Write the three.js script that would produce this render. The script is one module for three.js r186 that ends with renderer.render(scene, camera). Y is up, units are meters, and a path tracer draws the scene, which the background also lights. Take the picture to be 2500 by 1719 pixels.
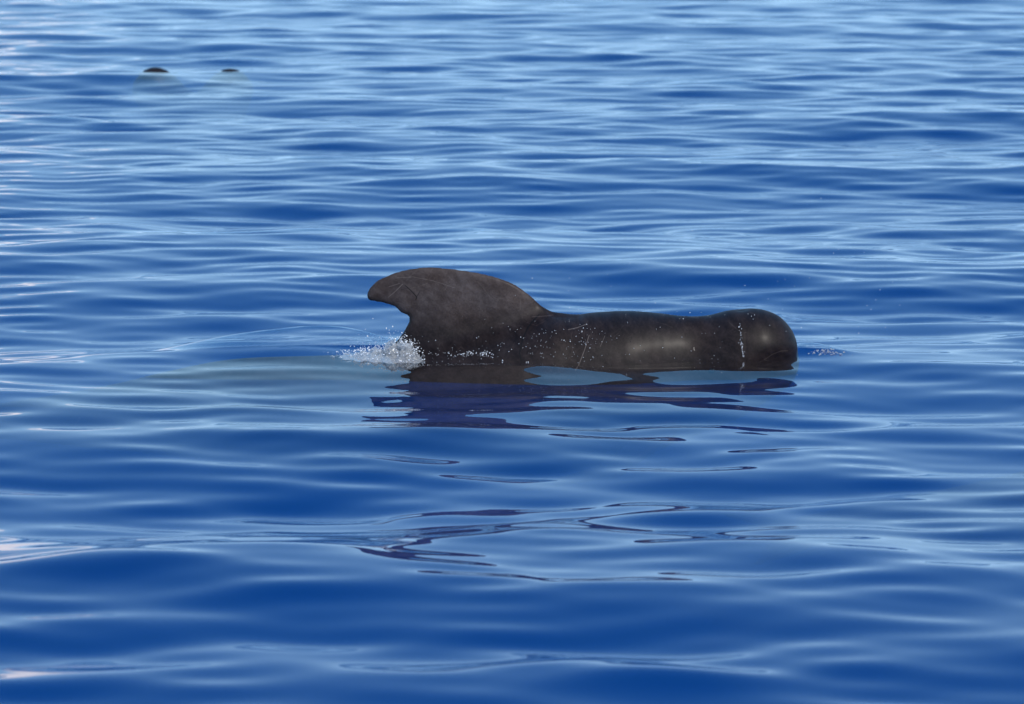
import * as THREE from 'three';

// ---------------------------------------------------------------- camera, sky, sun, exposure
const scene = new THREE.Scene();
const renderer = new THREE.WebGLRenderer({ antialias: true });
renderer.toneMapping = THREE.LinearToneMapping;
renderer.toneMappingExposure = 1.0;
renderer.shadowMap.enabled = true;

const CAM_H = 2.99, CAM_Z = 20, DEPRESSION = 8.38 * Math.PI / 180, F_PX = 9090;   // F_PX: focal length in pixels of the 2500 x 1719 picture
const camera = new THREE.PerspectiveCamera(2 * Math.atan(859.5 / F_PX) * 180 / Math.PI, 2500 / 1719, 0.5, 30000);
camera.position.set(0, CAM_H, CAM_Z);
camera.lookAt(0, CAM_H - Math.sin(DEPRESSION), CAM_Z - Math.cos(DEPRESSION));
camera.focus = 20.1;
camera.userData.fStop = 4.3;
scene.add(camera);

let seed = 20240611;
const rnd = () => { seed = (seed * 1664525 + 1013904223) >>> 0; return seed / 4294967296; };
const gauss = () => Math.sqrt(-2 * Math.log(1 - rnd())) * Math.cos(6.283185 * rnd());
const clamp = (v, a, b) => Math.min(b, Math.max(a, v));
const smooth = (a, b, v) => { const t = clamp((v - a) / (b - a), 0, 1); return t * t * (3 - 2 * t); };
const mixv = (a, b, t) => a + (b - a) * t;

// value noise in 2-D and 3-D
const hash = (x, y, z) => { let h = (x * 374761393 + y * 668265263 + z * 2147483647 + 974711) | 0; h = Math.imul(h ^ (h >>> 13), 1274126177); h ^= h >>> 16; return (h >>> 0) / 4294967296; };
function noise(x, y, z = 0) {
  const xi = Math.floor(x), yi = Math.floor(y), zi = Math.floor(z);
  let u = x - xi, v = y - yi, w = z - zi; u = u * u * (3 - 2 * u); v = v * v * (3 - 2 * v); w = w * w * (3 - 2 * w);
  const a = mixv(mixv(hash(xi, yi, zi), hash(xi + 1, yi, zi), u), mixv(hash(xi, yi + 1, zi), hash(xi + 1, yi + 1, zi), u), v);
  const b = mixv(mixv(hash(xi, yi, zi + 1), hash(xi + 1, yi, zi + 1), u), mixv(hash(xi, yi + 1, zi + 1), hash(xi + 1, yi + 1, zi + 1), u), v);
  return mixv(a, b, w);
}
const fbm = (x, y, z, n) => { let s = 0, a = 0.5, t = 0; for (let i = 0; i < n; i++) { s += a * noise(x, y, z); t += a; a *= 0.5; x = x * 2.03 + 11.3; y = y * 2.03 + 5.7; z = z * 2.03 + 3.1; } return s / t; };

const SUN = new THREE.Vector3(0.46, 0.86, 0.6).normalize();
{
  // clear blue sky, pale at the horizon, with a broken bank of low fair-weather cloud
  const W = 2048, H = 1024, d = new Float32Array(W * H * 4);
  for (let r = 0; r < H; r++) {
    const el = ((r + 0.5) / H - 0.5) * Math.PI, s = Math.max(0, Math.sin(el)), deg = el * 180 / Math.PI;
    const k = Math.exp(-s * 4.1), k2 = Math.exp(-s * 1.3);
    const clear = [mixv(0.004, 0.05, k2) + 0.54 * k, mixv(0.10, 0.42, k2) + 0.52 * k, mixv(0.40, 0.91, k2) + 0.38 * k];
    for (let c = 0; c < W; c++) {
      const az = ((c + 0.5) / W - 0.5) * 2 * Math.PI, x = Math.cos(az), z = Math.sin(az);
      let cloud = 0;
      if (deg > 0 && deg < 40) {
        const low = smooth(0.5, 3, deg) * (1 - smooth(7, 14, deg));
        const n = fbm(x * 5.5 + 3.2, z * 5.5 + 7.7, deg * 0.16, 5), patch = noise(x * 2.1 + 9.4, z * 2.1 + 4.4, 3.3);
        const bearing = Math.atan2(x, -z) * 180 / Math.PI, bank = Math.exp(-(((bearing + 10) / 5) ** 2));   // a taller heap of cloud beyond the left of the view
        cloud = smooth(0.6, 0.74, n + 0.3 * (patch - 0.5) + 0.26 * bank) * low;
      }
      const lit = 1.05 + 0.5 * fbm(x * 11, z * 11, deg * 0.3, 4), o = (r * W + c) * 4;
      d[o] = mixv(clear[0], 1.12 * lit, cloud); d[o + 1] = mixv(clear[1], 1.06 * lit, cloud); d[o + 2] = mixv(clear[2], 1.08 * lit, cloud); d[o + 3] = 1;
    }
  }
  const sky = new THREE.DataTexture(d, W, H, THREE.RGBAFormat, THREE.FloatType);
  sky.mapping = THREE.EquirectangularReflectionMapping; sky.magFilter = THREE.LinearFilter; sky.needsUpdate = true;
  scene.background = sky; scene.environment = sky;
}
const sun = new THREE.DirectionalLight(new THREE.Color().setRGB(1, 0.94, 0.85), 3.2);
sun.position.copy(SUN).multiplyScalar(40); sun.castShadow = true;
Object.assign(sun.shadow.camera, { left: -30, right: 30, top: 30, bottom: -30, near: 1, far: 120 }); sun.shadow.mapSize.set(4096, 4096);
scene.add(sun, sun.target);

// a pixel of the 2500 x 1719 photograph -> the point of the mean sea level under it
function onSea(px, py) {
  const a = DEPRESSION + Math.atan((py - 859.5) / F_PX), run = CAM_H / Math.tan(a);
  return [(px - 1250) / F_PX * Math.hypot(run, CAM_H), CAM_Z - run];
}

// ---------------------------------------------------------------- the sea
const waves = [];
function band(n, l0, l1, slope, heading, spread) {
  for (let i = 0; i < n; i++) {
    const L = l0 * Math.pow(l1 / l0, (i + rnd()) / n), k = 2 * Math.PI / L, a = heading + spread * gauss();
    waves.push({ L, kx: k * Math.sin(a), kz: k * Math.cos(a), a: slope * Math.SQRT2 / Math.sqrt(n) / k, p: rnd() * 6.283185 });
  }
}
band(7, 3.2, 7.5, 0.028, 0.25, 0.45);
band(16, 1.1, 3.2, 0.044, 0.0, 0.6);
band(28, 0.5, 1.1, 0.052, -0.05, 0.48);
band(28, 0.22, 0.5, 0.04, 0.05, 0.3);

// mounds and hollows of the water that the whale pushes up: [x, z, reach in x, reach in z, height, turn]
const mounds = [
  [1.62, -0.03, 0.17, 0.17, 0.045, 0],
  [-0.95, -0.26, 0.36, 0.13, 0.10, 0.04], [-1.45, -0.34, 0.42, 0.17, 0.07, 0.05],
  [-1.5, -0.02, 0.85, 0.34, 0.06, -0.08], [0.4, 0.15, 1.5, 0.8, 0.027, 0], [0.16, 0.52, 0.26, 0.12, 0.010, 0.16], [0.52, 0.58, 0.22, 0.10, 0.005, -0.14], [-0.3, 0.52, 0.4, 0.12, 0.012, 0.05],
];
// crests whose near faces show as dark bands: [pixel x, pixel y of the face, reach in x, reach in z, height, turn]
for (const [px, py, rx, rz, h, turn] of [[1950, 1405, 0.62, 0.34, 0.062, 0.05], [560, 1465, 0.62, 0.34, 0.06, -0.05], [250, 1695, 0.8, 0.3, 0.16, 0], [1750, 1697, 0.9, 0.32, 0.17, 0], [650, 1205, 0.55, 0.34, 0.05, 0.1], [960, 1160, 0.45, 0.3, 0.04, 0],
  [2350, 1085, 0.6, 0.4, 0.06, 0.2], [130, 930, 0.5, 0.4, 0.06, 0.1], [290, 625, 0.55, 0.5, 0.05, 0], [430, 730, 0.9, 0.5, 0.06, -0.1], [1150, 1540, 0.7, 0.3, 0.045, 0.1], [2000, 1560, 0.7, 0.3, 0.04, 0.1], [60, 1230, 0.4, 0.35, 0.05, 0.1], [1650, 1180, 0.5, 0.3, 0.03, 0]]) {
  const [x, z] = onSea(px, py); mounds.push([x, z - rz * 0.7, rx, rz, h * 0.3, turn]);
}
const WX = 120.116, WZ = 16.351;   // which stretch of the wave field lies here
function sea(x, z, cell, out, swellOnly) {
  let h = 0, hx = 0, hz = 0;
  for (const w of waves) {
    if (swellOnly && w.L < 1.6) continue;
    const keep = cell <= 0 ? 1 : 1 - smooth(0.22, 0.5, cell / w.L);
    if (keep <= 0) continue;
    const t = w.kx * (x + WX) + w.kz * (z + WZ) + w.p, s = Math.sin(t) * w.a * keep, c = Math.cos(t) * w.a * keep;
    h += s; hx += c * w.kx; hz += c * w.kz;
  }
  { // the whale's bulk stills the water about it
    const u = x / 2.6, v = (z - 0.2) / 1.5, e = 0.35 * Math.exp(-(u * u + v * v)), q = 1 - e;
    hx = hx * q + h * e * 2 * u / 2.6; hz = hz * q + h * e * 2 * v / 1.5; h *= q;
  }
  if (!swellOnly && Math.abs(x) < 8 && Math.abs(z) < 12) for (const m of mounds) {
    const cs = Math.cos(m[5]), sn = Math.sin(m[5]), dx = x - m[0], dz = z - m[1], u = (cs * dx + sn * dz) / m[2], v = (-sn * dx + cs * dz) / m[3], q = u * u + v * v;
    if (q > 9) continue;
    const g = m[4] * Math.exp(-q), gu = -2 * u / m[2] * g, gv = -2 * v / m[3] * g;
    h += g; hx += gu * cs - gv * sn; hz += gu * sn + gv * cs;
  }
  out[0] = h; out[1] = hx; out[2] = hz;
  return h;
}
// one round sheet about the point under the boat: fine where the picture looks, coarse elsewhere, out to the horizon
function seaSheet(name, rows, cols, material, drop, swellOnly) {
  const NR = rows.length, NC = cols.length, pos = new Float32Array(NR * NC * 3), nor = new Float32Array(NR * NC * 3), idx = new Uint32Array((NR - 1) * (NC - 1) * 6), o = [0, 0, 0];
  for (let i = 0, p = 0; i < NR; i++) for (let j = 0; j < NC; j++, p += 3) {
    const r = rows[i], x = r * Math.sin(cols[j]), z = CAM_Z - r * Math.cos(cols[j]);
    const dr = rows[Math.min(NR - 1, i + 1)] - rows[Math.max(0, i - 1)], dc = (cols[Math.min(NC - 1, j + 1)] - cols[Math.max(0, j - 1)]) * r;
    sea(x, z, Math.max(dr, dc) / 2, o, swellOnly);
    pos[p] = x; pos[p + 1] = o[0] - drop; pos[p + 2] = z;
    const n = 1 / Math.hypot(o[1], 1, o[2]); nor[p] = -o[1] * n; nor[p + 1] = n; nor[p + 2] = -o[2] * n;
  }
  for (let i = 0, q = 0; i < NR - 1; i++) for (let j = 0; j < NC - 1; j++) { const a = i * NC + j, b = a + 1, c = a + NC, e = c + 1; idx[q++] = a; idx[q++] = b; idx[q++] = c; idx[q++] = b; idx[q++] = e; idx[q++] = c; }
  const g = new THREE.BufferGeometry();
  g.setAttribute('position', new THREE.BufferAttribute(pos, 3)); g.setAttribute('normal', new THREE.BufferAttribute(nor, 3)); g.setIndex(new THREE.BufferAttribute(idx, 1));
  const m = new THREE.Mesh(g, material); m.name = name; m.userData = { kind: 'structure' }; m.receiveShadow = true;
  scene.add(m); return m;
}
function radii(fine) {
  const r = [0.3, 1, 2, 3.5, 5, 6.5, 8, 9, 10, 10.8];
  const a0 = Math.atan(CAM_H / 11.3), a1 = Math.atan(CAM_H / 75), n = fine ? 1050 : 120;
  for (let i = 0; i <= n; i++) r.push(CAM_H / Math.tan(mixv(a0, a1, i / n)));
  for (let q = 75 * 1.015; q < 20000; q *= fine ? 1.03 : 1.2) r.push(q);
  r.push(20000); return r;
}
function bearings(fine) {
  const c = [], n = fine ? 520 : 60, e = 0.19;
  for (let i = 0; i < 50; i++) c.push(mixv(-Math.PI, -e, i / 50));
  for (let i = 0; i <= n; i++) c.push(mixv(-e, e, i / n));
  for (let i = 1; i <= 50; i++) c.push(mixv(e, Math.PI, i / 50));
  return c;
}
const SEA_BLUE = new THREE.Color().setRGB(0.0001, 0.062, 0.295);
const waterMat = new THREE.MeshPhysicalMaterial({ name: 'clear sea water', color: 0xffffff, transmission: 1, thickness: 0, ior: 1.333, roughness: 0.0 });
const murkMat = new THREE.MeshPhysicalMaterial({ name: 'light scattered in sea water', color: SEA_BLUE, roughness: 1, specularIntensity: 0, transparent: true, opacity: 0.24, side: THREE.DoubleSide });
const deepMat = new THREE.MeshPhysicalMaterial({ name: 'deep sea water', color: SEA_BLUE, roughness: 1, specularIntensity: 0 });
seaSheet('sea_surface', radii(true), bearings(true), waterMat, 0, false);
for (const [k, depth] of [0.085, 0.16, 0.25, 0.35, 0.47, 0.62].entries()) seaSheet('water_layer' + (k ? '_00' + k : ''), radii(false), bearings(false), murkMat, depth, true).userData.kind = 'structure';
seaSheet('deep_water', radii(false), bearings(false), deepMat, 1.1, true);

// ---------------------------------------------------------------- the whale
const X = (px) => (px - 1250) / 450, Y = (py) => (880 - py) / 445;
function spline(pts) {           // Catmull-Rom through [x, y] pairs sorted by x, clamped
  return (x) => {
    let i = 0; const n = pts.length; if (x <= pts[0][0]) return pts[0][1]; if (x >= pts[n - 1][0]) return pts[n - 1][1];
    while (x > pts[i + 1][0]) i++;
    const p1 = pts[i], p2 = pts[i + 1], p0 = pts[i - 1] ?? p1, p3 = pts[i + 2] ?? p2, d = p2[0] - p1[0], t = (x - p1[0]) / d;
    const m1 = p2[0] - p0[0] ? (p2[1] - p0[1]) / (p2[0] - p0[0]) * d : 0, m2 = p3[0] - p1[0] ? (p3[1] - p1[1]) / (p3[0] - p1[0]) * d : 0;
    const t2 = t * t, t3 = t2 * t; return (2 * t3 - 3 * t2 + 1) * p1[1] + (t3 - 2 * t2 + t) * m1 + (-2 * t3 + 3 * t2) * p2[1] + (t3 - t2) * m2;
  };
}
const topLine = spline([[-3.15, -0.32], [-2.78, -0.24], [-2.4, -0.18], [-2.1, -0.12], [-1.92, -0.075], [-1.53, 0.0], [-1.03, 0.02], [-0.75, 0.03], [-0.4, 0.10], [0, 0.185], [X(1346), Y(772)], [X(1400), Y(772)], [X(1460), Y(765)], [X(1535), Y(762)], [X(1600), Y(766)], [X(1660), Y(773)], [X(1700), Y(774.5)], [X(1735), Y(771)], [X(1775), Y(761)], [X(1814), Y(756)], [X(1845), Y(756)], [X(1876), Y(762)], [X(1907), Y(777.6)], [X(1932), Y(805)], [X(1945), Y(833)], [X(1951), Y(858)], [X(1953), Y(875)]]);
const botLine = spline([[-3.15, -0.40], [-2.8, -0.43], [-2.2, -0.49], [-1.6, -0.55], [-1.1, -0.59], [-0.5, -0.63], [0.1, -0.63], [0.6, -0.56], [0.95, -0.43], [1.2, -0.33], [1.4, -0.25], [1.5, -0.18], [1.54, -0.13], [1.562, -0.06]]);
const wideAt = spline([[-3.15, 0.05], [-2.8, 0.075], [-2.2, 0.14], [-1.6, 0.22], [-1.1, 0.29], [-0.5, 0.36], [0.1, 0.385], [0.6, 0.35], [0.85, 0.272], [0.98, 0.24], [1.12, 0.252], [1.22, 0.268], [1.30, 0.262]]);
const TIP = 1.562;
const halfWidth = (x) => x < 1.26 ? wideAt(x) : 0.268 * Math.pow(Math.max(0, 1 - Math.pow((x - 1.26) / (TIP - 1.26), 2.4)), 1 / 2.1);
// dorsal fin outline in the picture, smoothed
const finPx = [[1420, 800], [1346, 771], [1334.8, 760.5], [1314.8, 742.4], [1284.8, 716.2], [1254.8, 696.2], [1222, 682.5], [1180, 671.2], [1135, 663.2], [1085, 657], [1047.4, 655], [1010, 658], [972.5, 666], [942.5, 677.5], [917.5, 691], [902.5, 707.5], [896.7, 722.5], [900, 732], [908.7, 735.6], [922, 737], [942.5, 741.7], [964, 749], [973, 756.5], [980, 764], [988.4, 766.8], [997, 771], [1000.5, 780.4], [999, 789], [992.4, 800.5], [984.3, 814.5], [974.3, 828.5], [962, 843], [945, 860], [900, 890], [1000, 960], [1300, 960], [1420, 900]];
const finPts = new THREE.CatmullRomCurve3(finPx.map(([a, b]) => new THREE.Vector3(X(a), Y(b), 0)), true, 'centripetal').getPoints(260);
const FN = 0.006, FX0 = -1.0, FY0 = -0.35, FW = 260, FH = 150, finGrid = new Float32Array(FW * FH);
for (let j = 0; j < FH; j++) for (let i = 0; i < FW; i++) {
  const x = FX0 + i * FN, y = FY0 + j * FN; let d2 = 1e9, inside = false;
  for (let k = 0, n = finPts.length; k < n; k++) {
    const a = finPts[k], b = finPts[(k + 1) % n], ex = b.x - a.x, ey = b.y - a.y, l = ex * ex + ey * ey, t = l > 0 ? clamp(((x - a.x) * ex + (y - a.y) * ey) / l, 0, 1) : 0;
    const ux = x - a.x - ex * t, uy = y - a.y - ey * t; d2 = Math.min(d2, ux * ux + uy * uy);
    if ((a.y > y) !== (b.y > y) && x < (b.x - a.x) * (y - a.y) / (b.y - a.y) + a.x) inside = !inside;
  }
  finGrid[j * FW + i] = inside ? -Math.sqrt(d2) : Math.sqrt(d2);
}
function finDist(x, y) {
  const fx = clamp((x - FX0) / FN, 0, FW - 1.001), fy = clamp((y - FY0) / FN, 0, FH - 1.001), i = Math.floor(fx), j = Math.floor(fy), u = fx - i, v = fy - j, o = j * FW + i;
  const d = mixv(mixv(finGrid[o], finGrid[o + 1], u), mixv(finGrid[o + FW], finGrid[o + FW + 1], u), v);
  const ox = x - (FX0 + fx * FN), oy = y - (FY0 + fy * FN);
  return d + Math.hypot(ox, oy);
}
const smin = (a, b, k) => { const h = clamp(0.5 + 0.5 * (b - a) / k, 0, 1); return mixv(b, a, h) - k * h * (1 - h); };
function capsule(x, y, z, a, b, ra, rb, flatY) {
  const ex = b[0] - a[0], ey = b[1] - a[1], ez = b[2] - a[2], t = clamp(((x - a[0]) * ex + (y - a[1]) * ey + (z - a[2]) * ez) / (ex * ex + ey * ey + ez * ez), 0, 1);
  const dx = x - a[0] - ex * t, dy = (y - a[1] - ey * t) * flatY, dz = z - a[2] - ez * t;
  return (Math.hypot(dx, dy, dz) - mixv(ra, rb, t)) / (flatY > 1 ? 1.6 : 1);
}
function whaleField(x, y, z) {    // z >= 0; negative inside
  const xc = clamp(x, -3.1, TIP - 0.0005), t = topLine(xc), b = botLine(xc), c = (t + b) / 2, r = (t - b) / 2, w = Math.max(halfWidth(xc), 0.0008);
  const dy = Math.abs(y - c) / r, dz = z / w, rho = Math.pow(Math.pow(dy, 2.15) + Math.pow(dz, 2.15), 1 / 2.15);
  let d = (rho - 1) * Math.min(r, Math.max(w, 0.05)) * 0.9;
  if (x > TIP || x < -3.1) d = Math.max(d, 0) + Math.abs(x - xc);
  // brow over the mouth: the lip lies a little further in than the melon
  if (x > 1.2) { const mouth = Math.min(0.075, (x - 1.15) * 0.32); d += 0.032 * smooth(1.2, 1.42, x) * smooth(mouth + 0.05, mouth - 0.06, y); }
  // blowhole dent and the crease in front of the fin
  d += 0.008 * Math.exp(-(((x - 1.245) / 0.03) ** 2 + (z / 0.05) ** 2)) * (y > 0.2 ? 1 : 0);
  if (x > -1.0 && x < 0.6 && y > -0.4) {
    const f = finDist(x, y), s = -f, T = 0.030 + 0.055 * smooth(0.42, 0.0, y), L = 0.15 + 0.09 * smooth(0.5, 0.1, y);
    const q = 1 - clamp(s / L, 0, 1), hgt = s > 0 ? 0.005 + T * Math.sqrt(1 - q * q) : 0;
    const fin = s > 0 ? (z - hgt) * 0.7 : Math.hypot(f, Math.max(0, z - 0.005));
    d = smin(d, fin, 0.07);
  }
  if (x < -2.5) {                 // flukes
    const u = z / 0.62, lead = -2.85 - 0.42 * u - 0.1 * u * u, trail = -3.18 - 0.22 * u + 0.05 * Math.exp(-u * 14), inx = Math.min(lead - x, x - trail), yc = -0.37 - 0.04 * u;
    const e = Math.min(inx, (0.62 - z) * 0.9), half = e > 0 ? 0.004 + 0.028 * Math.sqrt(clamp(e / 0.12, 0, 1)) * (1 - 0.6 * u) : 0;
    d = smin(d, e > 0 ? (Math.abs(y - yc) - half) * 0.7 : Math.hypot(-e, Math.max(0, Math.abs(y - yc) - 0.004)), 0.05);
  }
  if (x > -0.3 && x < 1.2 && y < 0) {  // flipper
    d = smin(d, smin(capsule(x, y, z, [0.82, -0.36, 0.22], [0.52, -0.52, 0.50], 0.10, 0.08, 2.2), capsule(x, y, z, [0.52, -0.52, 0.50], [0.08, -0.6, 0.62], 0.08, 0.02, 2.2), 0.03), 0.05);
  }
  return d;
}
function surfaceNet(field, lo, hi, cell) {   // half the animal (z >= 0), then mirrored
  const n = [0, 1, 2].map((k) => Math.ceil((hi[k] - lo[k]) / cell / 8) * 8 + 1), [nx, ny, nz] = n, v = new Float32Array(nx * ny * nz), at = (i, j, k) => (k * ny + j) * nx + i;
  for (let k = 0; k < nz - 1; k += 8) for (let j = 0; j < ny - 1; j += 8) for (let i = 0; i < nx - 1; i += 8) {
    const mid = field(lo[0] + (i + 4) * cell, lo[1] + (j + 4) * cell, Math.abs(lo[2] + (k + 4) * cell)), far = Math.abs(mid) > cell * 13;
    for (let c = 0; c <= 8; c++) for (let b = 0; b <= 8; b++) for (let a = 0; a <= 8; a++) {
      const q = at(i + a, j + b, k + c); if (far) { if (v[q] === 0) v[q] = mid; } else v[q] = field(lo[0] + (i + a) * cell, lo[1] + (j + b) * cell, Math.abs(lo[2] + (k + c) * cell));
    }
  }
  const id = new Int32Array(nx * ny * nz).fill(-1), pos = [], quads = [];
  const E = [[0, 1], [2, 3], [4, 5], [6, 7], [0, 2], [1, 3], [4, 6], [5, 7], [0, 4], [1, 5], [2, 6], [3, 7]], val = new Float32Array(8);
  for (let k = 0; k < nz - 1; k++) for (let j = 0; j < ny - 1; j++) for (let i = 0; i < nx - 1; i++) {
    let neg = 0;
    for (let q = 0; q < 8; q++) { val[q] = v[at(i + (q & 1), j + ((q >> 1) & 1), k + (q >> 2))]; if (val[q] < 0) neg++; }
    if (neg === 0 || neg === 8) continue;
    let sx = 0, sy = 0, sz = 0, m = 0;
    for (const [a, b] of E) if ((val[a] < 0) !== (val[b] < 0)) { const t = val[a] / (val[a] - val[b]); sx += mixv(a & 1, b & 1, t); sy += mixv((a >> 1) & 1, (b >> 1) & 1, t); sz += mixv(a >> 2, b >> 2, t); m++; }
    id[at(i, j, k)] = pos.length / 3; pos.push(lo[0] + (i + sx / m) * cell, lo[1] + (j + sy / m) * cell, lo[2] + (k + sz / m) * cell);
  }
  for (let k = 1; k < nz - 1; k++) for (let j = 1; j < ny - 1; j++) for (let i = 1; i < nx - 1; i++) {
    const a = v[at(i, j, k)] < 0;
    const face = (b, c0, c1, c2, c3) => { if (a === b) return; const q = [id[c0], id[c1], id[c2], id[c3]]; if (q.some((s) => s < 0)) return; quads.push(a ? q : q.reverse()); };
    face(v[at(i + 1, j, k)] < 0, at(i, j - 1, k - 1), at(i, j, k - 1), at(i, j, k), at(i, j - 1, k));
    face(v[at(i, j + 1, k)] < 0, at(i - 1, j, k - 1), at(i - 1, j, k), at(i, j, k), at(i, j, k - 1));
    face(v[at(i, j, k + 1)] < 0, at(i - 1, j - 1, k), at(i, j - 1, k), at(i, j, k), at(i - 1, j, k));
  }
  const N = pos.length / 3, nor = new Float32Array(N * 3), e = cell * 0.6, f = (x, y, z) => field(x, y, Math.abs(z));
  for (let p = 0; p < N * 3; p += 3) {
    const x = pos[p], y = pos[p + 1], z = pos[p + 2], gx = f(x + e, y, z) - f(x - e, y, z), gy = f(x, y + e, z) - f(x, y - e, z), gz = f(x, y, z + e) - f(x, y, z - e), l = 1 / (Math.hypot(gx, gy, gz) || 1);
    nor[p] = gx * l; nor[p + 1] = gy * l; nor[p + 2] = gz * l;
  }
  const idx = []; for (const [a, b, c, d] of quads) idx.push(a, b, c, a, c, d);
  const g = new THREE.BufferGeometry();
  g.setAttribute('position', new THREE.Float32BufferAttribute(pos, 3)); g.setAttribute('normal', new THREE.BufferAttribute(nor, 3)); g.setIndex(idx);
  return g;
}
const whaleGeo = surfaceNet(whaleField, [-3.6, -0.78, -0.74], [1.64, 0.62, 0.74], 0.0095);
// uv in metres of the animal's own length and height
const TX0 = -1.0, TX1 = 1.7, TY0 = -0.15, TY1 = 0.55;
{ const p = whaleGeo.attributes.position, uv = new Float32Array(p.count * 2); for (let i = 0; i < p.count; i++) { uv[2 * i] = (p.getX(i) - TX0) / (TX1 - TX0); uv[2 * i + 1] = (p.getY(i) - TY0) / (TY1 - TY0) + 0.0; } whaleGeo.setAttribute('uv', new THREE.BufferAttribute(uv, 2)); }

// skin: dark brown-grey, mottled, with scars
const SW = 2048, SH = 532;
function skinMaps() {
  const cv = document.createElement('canvas'); cv.width = SW; cv.height = SH; const g = cv.getContext('2d');
  const im = g.createImageData(SW, SH), bump = new Uint8Array(SW * SH * 4), wet = new Uint8Array(SW * SH * 4);
  for (let j = 0; j < SH; j++) for (let i = 0; i < SW; i++) {
    const x = TX0 + i / SW * (TX1 - TX0), y = TY1 - j / SH * (TY1 - TY0), o = (j * SW + i) * 4;
    const big = fbm(x * 5 + 2, y * 5, 1.5, 4), streak = fbm(x * 26 + y * 34, y * 16 - x * 14, 4.2, 4), fine = fbm(x * 130, y * 130, 7.7, 3), warm = fbm(x * 7 + 20, y * 9, 2.2, 3);
    const fin = smooth(0.02, 0.2, y - 0.16 - 0.12 * x) * smooth(0.3, 0.0, x);
    let v = 25 + 16 * (big - 0.5) + 34 * (streak - 0.5) + 24 * (fine - 0.5) + 37 * fin + fin * (30 * (fbm(x * 8 + 2 * noise(y * 9, x * 9, 1), y * 10, 9.1, 4) - 0.5) + 14 * (fbm(x * 45 + y * 40, y * 20 - x * 12, 5.1, 3) - 0.5));
    const w = 7 + 9 * (warm - 0.4);
    im.data[o] = v + 1.5 + w * 0.6; im.data[o + 1] = v - 3.5; im.data[o + 2] = v - 2 - w * 0.45; im.data[o + 3] = 255;
    const b = clamp(128 + 90 * (fine - 0.5) + 70 * (streak - 0.5), 0, 255); bump[o] = bump[o + 1] = bump[o + 2] = b; bump[o + 3] = 255;
    const r = clamp(255 * (0.58 + 0.22 * (fbm(x * 40, y * 9, 6.6, 3) - 0.5) + 0.12 * (fbm(x * 12, y * 12, 3.9, 3) - 0.5) + 0.12 * fin), 0, 255); wet[o] = wet[o + 1] = wet[o + 2] = r; wet[o + 3] = 255;
  }
  g.putImageData(im, 0, 0);
  const U = (px) => (X(px) - TX0) / (TX1 - TX0) * SW, V = (py) => (TY1 - Y(py)) / (TY1 - TY0) * SH;
  const line = (pts, width, style) => { g.strokeStyle = style; g.lineWidth = width; g.lineCap = 'round'; g.beginPath(); pts.forEach(([a, b], k) => k ? g.lineTo(U(a), V(b)) : g.moveTo(U(a), V(b))); g.stroke(); };
  // random faint rake scars
  for (let k = 0; k < 150; k++) {
    const x = 900 + rnd() * 1050, y = 660 + rnd() * 230, a = gauss() * 0.7 - 0.3, l = 8 + rnd() * 45, c = gauss() * 6;
    line([[x, y], [x + Math.cos(a) * l / 2 + c * 0.3, y + Math.sin(a) * l / 2 + c], [x + Math.cos(a) * l, y + Math.sin(a) * l]], 0.8 + rnd() * 1.2, rnd() < 0.62 ? `rgba(150,140,130,${0.08 + rnd() * 0.16})` : `rgba(12,10,10,${0.12 + rnd() * 0.25})`);
  }
  // the scars that can be told apart
  line([[990, 697], [1000, 705], [1010, 715], [1018, 724]], 3.2, 'rgba(8,7,7,0.95)'); line([[1018, 724], [1016, 732]], 3.2, 'rgba(8,7,7,0.95)'); line([[1018, 724], [1026, 711]], 2.4, 'rgba(14,12,12,0.6)'); line([[980, 707], [998, 703]], 2.2, 'rgba(14,12,12,0.5)');
  line([[948, 726], [966, 711], [984, 693]], 2.2, 'rgba(165,155,148,0.4)'); line([[950, 700], [976, 692]], 2, 'rgba(165,155,148,0.35)'); line([[965, 679], [1010, 676], [1060, 686], [1110, 702]], 2.4, 'rgba(150,142,134,0.26)');
  line([[1316, 766], [1300, 780], [1287, 795], [1276, 815], [1268, 845], [1272, 862]], 4.5, 'rgba(8,7,7,0.75)'); line([[1300, 771], [1350, 768]], 3, 'rgba(120,112,106,0.3)');
  line([[1436, 805], [1424, 838], [1411, 868], [1402, 882]], 3, 'rgba(175,165,155,0.42)'); line([[1474, 806], [1463, 828]], 2.4, 'rgba(150,140,132,0.45)'); line([[1386, 794], [1408, 790], [1430, 783]], 2.6, 'rgba(165,158,150,0.45)');
  line([[1690, 836], [1690, 841], [1692, 843]], 2.4, 'rgba(190,180,165,0.8)');
  line([[1848, 869], [1866, 860], [1880, 851], [1900, 845], [1918, 846]], 2.2, 'rgba(150,138,126,0.34)'); line([[1095, 700], [1150, 735], [1210, 748]], 10, 'rgba(112,106,100,0.10)');
  for (let k = 0; k < 260; k++) { g.fillStyle = `rgba(170,160,150,${0.08 + rnd() * 0.2})`; g.beginPath(); g.arc(rnd() * SW, rnd() * SH, 0.6 + rnd() * 1.1, 0, 7); g.fill(); }
  const map = new THREE.CanvasTexture(cv); map.colorSpace = THREE.SRGBColorSpace; map.magFilter = THREE.LinearFilter;
  const bm = new THREE.DataTexture(bump, SW, SH); bm.magFilter = THREE.LinearFilter; bm.needsUpdate = true; bm.flipY = true;
  const rm = new THREE.DataTexture(wet, SW, SH); rm.magFilter = THREE.LinearFilter; rm.needsUpdate = true; rm.flipY = true;
  for (const t of [map, bm, rm]) t.wrapS = t.wrapT = THREE.MirroredRepeatWrapping;
  return [map, bm, rm];
}
const [skinMap, skinBump, skinWet] = skinMaps();
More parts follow.
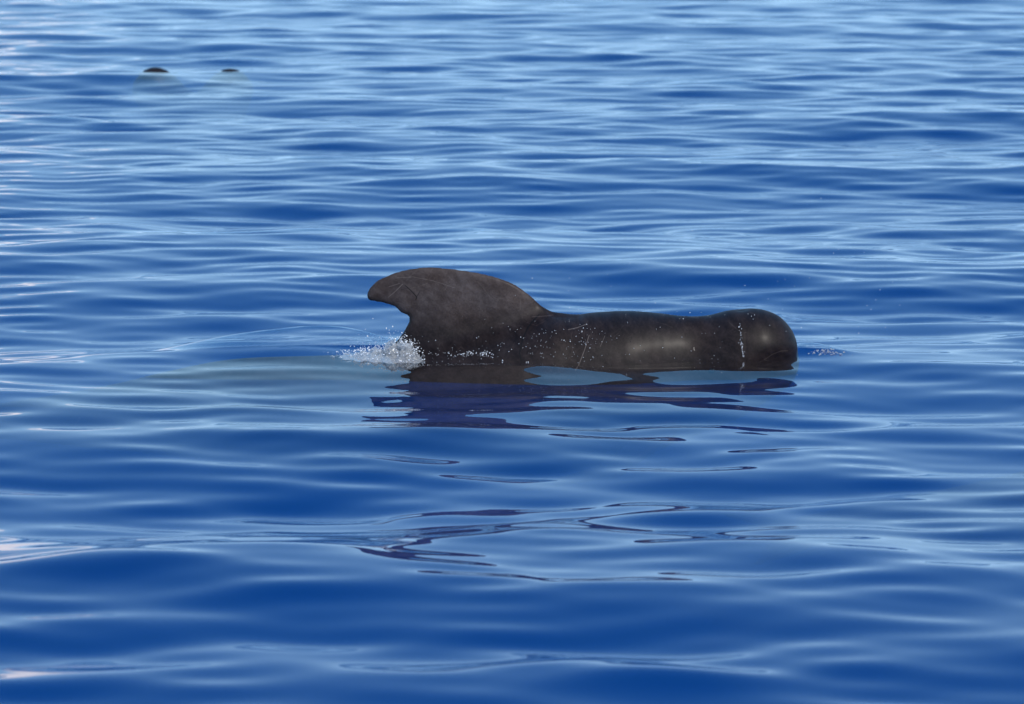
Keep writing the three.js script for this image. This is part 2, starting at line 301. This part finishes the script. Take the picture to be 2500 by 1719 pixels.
const skinMat = new THREE.MeshPhysicalMaterial({ name: 'wet whale skin', map: skinMap, bumpMap: skinBump, bumpScale: 0.0016, roughness: 1, roughnessMap: skinWet, specularIntensity: 0.4, clearcoat: 0.05, clearcoatRoughness: 0.3 });
const eyeMat = new THREE.MeshPhysicalMaterial({ name: 'whale eye', color: new THREE.Color().setRGB(0.012, 0.01, 0.009), roughness: 0.08 });
function makeWhale(name, label) {
  const w = new THREE.Group(); w.name = name; w.userData = { label, category: 'whale', group: 'pilot whales in the pod' };
  const body = new THREE.Mesh(whaleGeo, skinMat); body.name = 'body'; body.castShadow = body.receiveShadow = true; w.add(body);
  for (const s of [-1, 1]) { const e = new THREE.Mesh(new THREE.SphereGeometry(0.016, 16, 12), eyeMat); e.name = 'eye'; e.scale.set(1.2, 0.8, 0.6); e.position.set(1.075, -0.02, s * 0.243); e.castShadow = true; w.add(e); }
  scene.add(w); return w;
}
const whale = makeWhale('pilot_whale', 'dark pilot whale with hooked dorsal fin and round head above the water');
function podMate(name, label) { const w = whale.clone(); w.name = name; w.userData = { ...whale.userData, label }; scene.add(w); return w; }
{ // a head just breaking the surface far behind, facing the other way, and beside it the low back of another
  const place = (w, px, py, turn, pitch, roll, show) => {
    w.rotation.set(roll, turn, pitch, 'YXZ');
    const p = whaleGeo.attributes.position, v = new THREE.Vector3(), best = new THREE.Vector3(0, -9, 0), [x, z] = onSea(px, py);
    for (let i = 0; i < p.count; i += 3) { v.fromBufferAttribute(p, i).applyEuler(w.rotation); if (v.y > best.y) best.copy(v); }
    w.position.set(x - best.x, sea(x, z, 0, [0, 0, 0], false) + show - best.y, z - best.z);
  };
  place(podMate('pilot_whale_001', 'distant pilot whale showing only its blunt brown head, tail sunk below'), 380, 177, Math.PI + 0.1, 0.58, 0, 0.055);
  place(podMate('pilot_whale_002', 'distant pilot whale showing a thin sliver of dark back'), 563, 180, 0.15, 0.62, 0, 0.025);
  const c = podMate('pilot_whale_003', 'pilot whale tail passing under water in front of the surfaced whale\'s head');
  c.position.set(4.5, -0.16, 1.9); c.rotation.y = 0.06;
}

// ---------------------------------------------------------------- splash, drops and beads of water
const foamMat = new THREE.MeshPhysicalMaterial({ name: 'aerated water', color: new THREE.Color().setRGB(0.78, 0.8, 0.82), roughness: 0.12, transmission: 0.72, thickness: 0, ior: 1.333 });
const dropMat = new THREE.MeshPhysicalMaterial({ name: 'water drop', color: new THREE.Color().setRGB(0.85, 0.86, 0.88), roughness: 0.1, ior: 1.333 });
const dropGeo = new THREE.IcosahedronGeometry(1, 2), up = new THREE.Vector3(0, 1, 0);
function scatter(name, label, category, list, material, geo = dropGeo) {
  const m = new THREE.InstancedMesh(geo, material, list.length), q = new THREE.Quaternion(), e = new THREE.Euler(), M = new THREE.Matrix4(), p = new THREE.Vector3(), s = new THREE.Vector3();
  list.forEach(([x, y, z, sx, sy, sz, turn], i) => { e.set(0, turn ?? 0, (rnd() - 0.5) * 1.2); q.setFromEuler(e); m.setMatrixAt(i, M.compose(p.set(x, y, z), q, s.set(sx, sy, sz))); });
  m.name = name; m.userData = { kind: 'stuff', label, category }; m.castShadow = m.receiveShadow = true; scene.add(m); return m;
}
const seaAt = (x, z) => sea(x, z, 0, [0, 0, 0], false);
{ // churned white water behind the fin
  const list = [];
  const peaks = [[-0.585, 0.12, 0.045], [-0.65, 0.115, 0.04], [-0.73, 0.06, 0.045], [-0.80, 0.045, 0.04], [-0.53, 0.055, 0.035], [-0.87, 0.02, 0.04]];
  const crest = (x, z) => { let h = 0; for (const [px, ph, pw] of peaks) h = Math.max(h, ph * Math.exp(-0.5 * (((x - px) / pw) ** 2))); return h * Math.exp(-(((z - 0.15) / 0.09) ** 2)); };
  const lump = (x, y, z) => {
    const h = crest(x, z), s0 = seaAt(x, z), tear = fbm(x * 38, y * 38, z * 38, 4) - 0.5;
    return Math.max((y - s0 - h * 0.85 + 0.014 - tear * (0.02 + 0.85 * h)) * 0.6, s0 - 0.01 - y);
  };
  const g = surfaceNet(lump, [-1.02, -0.09, 0.01], [-0.46, 0.19, 0.33], 0.0042);
  const churn = new THREE.Mesh(g, foamMat); churn.name = 'churned_water'; churn.castShadow = churn.receiveShadow = true;
  churn.userData = { kind: 'stuff', label: 'torn crest of churned white water behind the dorsal fin', category: 'splash' }; scene.add(churn);
  for (let i = 0; i < 950; i++) {
    const [px, ph, pw] = peaks[Math.floor(Math.pow(rnd(), 1.3) * 6)], x = px + gauss() * pw * 1.2, z = 0.15 + gauss() * 0.06, r = 0.0009 + 0.0026 * Math.pow(rnd(), 4);
    if (noise(x * 60, z * 60, 2.2) < 0.4) continue;
    list.push([x, seaAt(x, z) + crest(x, z) * (0.5 + 0.75 * rnd()) + 0.004, z + 0.012, r * (0.8 + rnd()), r, r]);
  }
  for (let i = 0; i < 120; i++) { const x = -0.66 + gauss() * 0.12, z = 0.08 + gauss() * 0.05, r = 0.0009 + 0.002 * rnd() * rnd(); list.push([x, 0.03 + Math.abs(gauss()) * 0.06, z, r, r * 1.3, r]); }
  scatter('splash_drops', 'white drops thrown up where the dorsal fin meets the sea', 'splash', list, dropMat);
}
{ // froth at the bow ripple ahead of the snout
  const list = [];
  for (let i = 0; i < 70; i++) { const x = 1.70 + gauss() * 0.05, z = 0.12 + gauss() * 0.02 - (x - 1.7) * 0.1, r = 0.0014 + 0.0035 * Math.pow(rnd(), 2); list.push([x, seaAt(x, z) + 0.012 * rnd() * Math.exp(-(((x - 1.73) / 0.04) ** 2)), z, r * 1.4, r, r]); }
  scatter('bow_froth', 'sparkling froth on the ripple ahead of the whale\'s snout', 'froth', list, foamMat);
}
function skinZ(x, y) { let a = 0, b = 0.6; if (whaleField(x, y, 0) > 0) return null; for (let i = 0; i < 22; i++) { const m = (a + b) / 2; if (whaleField(x, y, m) < 0) a = m; else b = m; } return a; }
{ // beads of water on the flank, thickest behind the fin and towards the waterline
  const list = [];
  const bead = (px, py, r) => { const x = X(px); let y = Y(py); const z0 = skinZ(x, y); if (z0 === null) return; y += z0 * 0.149; const z = skinZ(x, y); if (z === null) return; list.push([x, y, z + r * 0.2, r, r * (1 + rnd() * 0.8), r * 0.7]); };
  for (let i = 0; i < 105; i++) bead(1365 + gauss() * 75, 838 + gauss() * 24, 0.0007 + 0.0019 * rnd() * rnd());
  for (let i = 0; i < 90; i++) bead(1080 + gauss() * 70, 872 + gauss() * 10, 0.0008 + 0.0022 * rnd() * rnd());
  for (let i = 0; i < 90; i++) bead(1000 + gauss() * 12, 846 + gauss() * 9, 0.0014 + 0.003 * rnd() * rnd());
  for (let i = 0; i < 80; i++) bead(1165 + gauss() * 24, 868 + gauss() * 4, 0.0009 + 0.0024 * rnd() * rnd());
  for (let i = 0; i < 65; i++) bead(1150 + rnd() * 780, 770 + rnd() * 110, 0.0009 + 0.0016 * rnd() * rnd());
  for (let i = 0; i < 46; i++) { const t = Math.pow(rnd(), 0.7); bead(1801 + 8 * t * t + gauss() * 1.9, 790 + 82 * t, 0.0008 + 0.0012 * rnd()); }
  scatter('water_beads', 'glistening beads of water running down the whale\'s skin', 'droplets', list, dropMat);
}
{ // fine drops in the air over the whale
  const list = [];
  for (let i = 0; i < 90; i++) { const px = 1050 + rnd() * 1150, z = gauss() * 0.6, y = 0.05 + 0.75 * rnd() * rnd() + 0.1 * rnd(), r = 0.0012 + 0.0016 * rnd() * rnd(); list.push([X(px), y, z, r, r, r]); }
  for (let i = 0; i < 9; i++) { const r = 0.0014 + 0.002 * rnd(); list.push([-0.72 + gauss() * 0.12, 0.1 + rnd() * 0.2, 0.02 + gauss() * 0.05, r, r * 1.6, r]); }
  scatter('spray_drops', 'fine drops of spray in the air above the whale', 'spray', list, dropMat);
}
renderer.render(scene, camera);
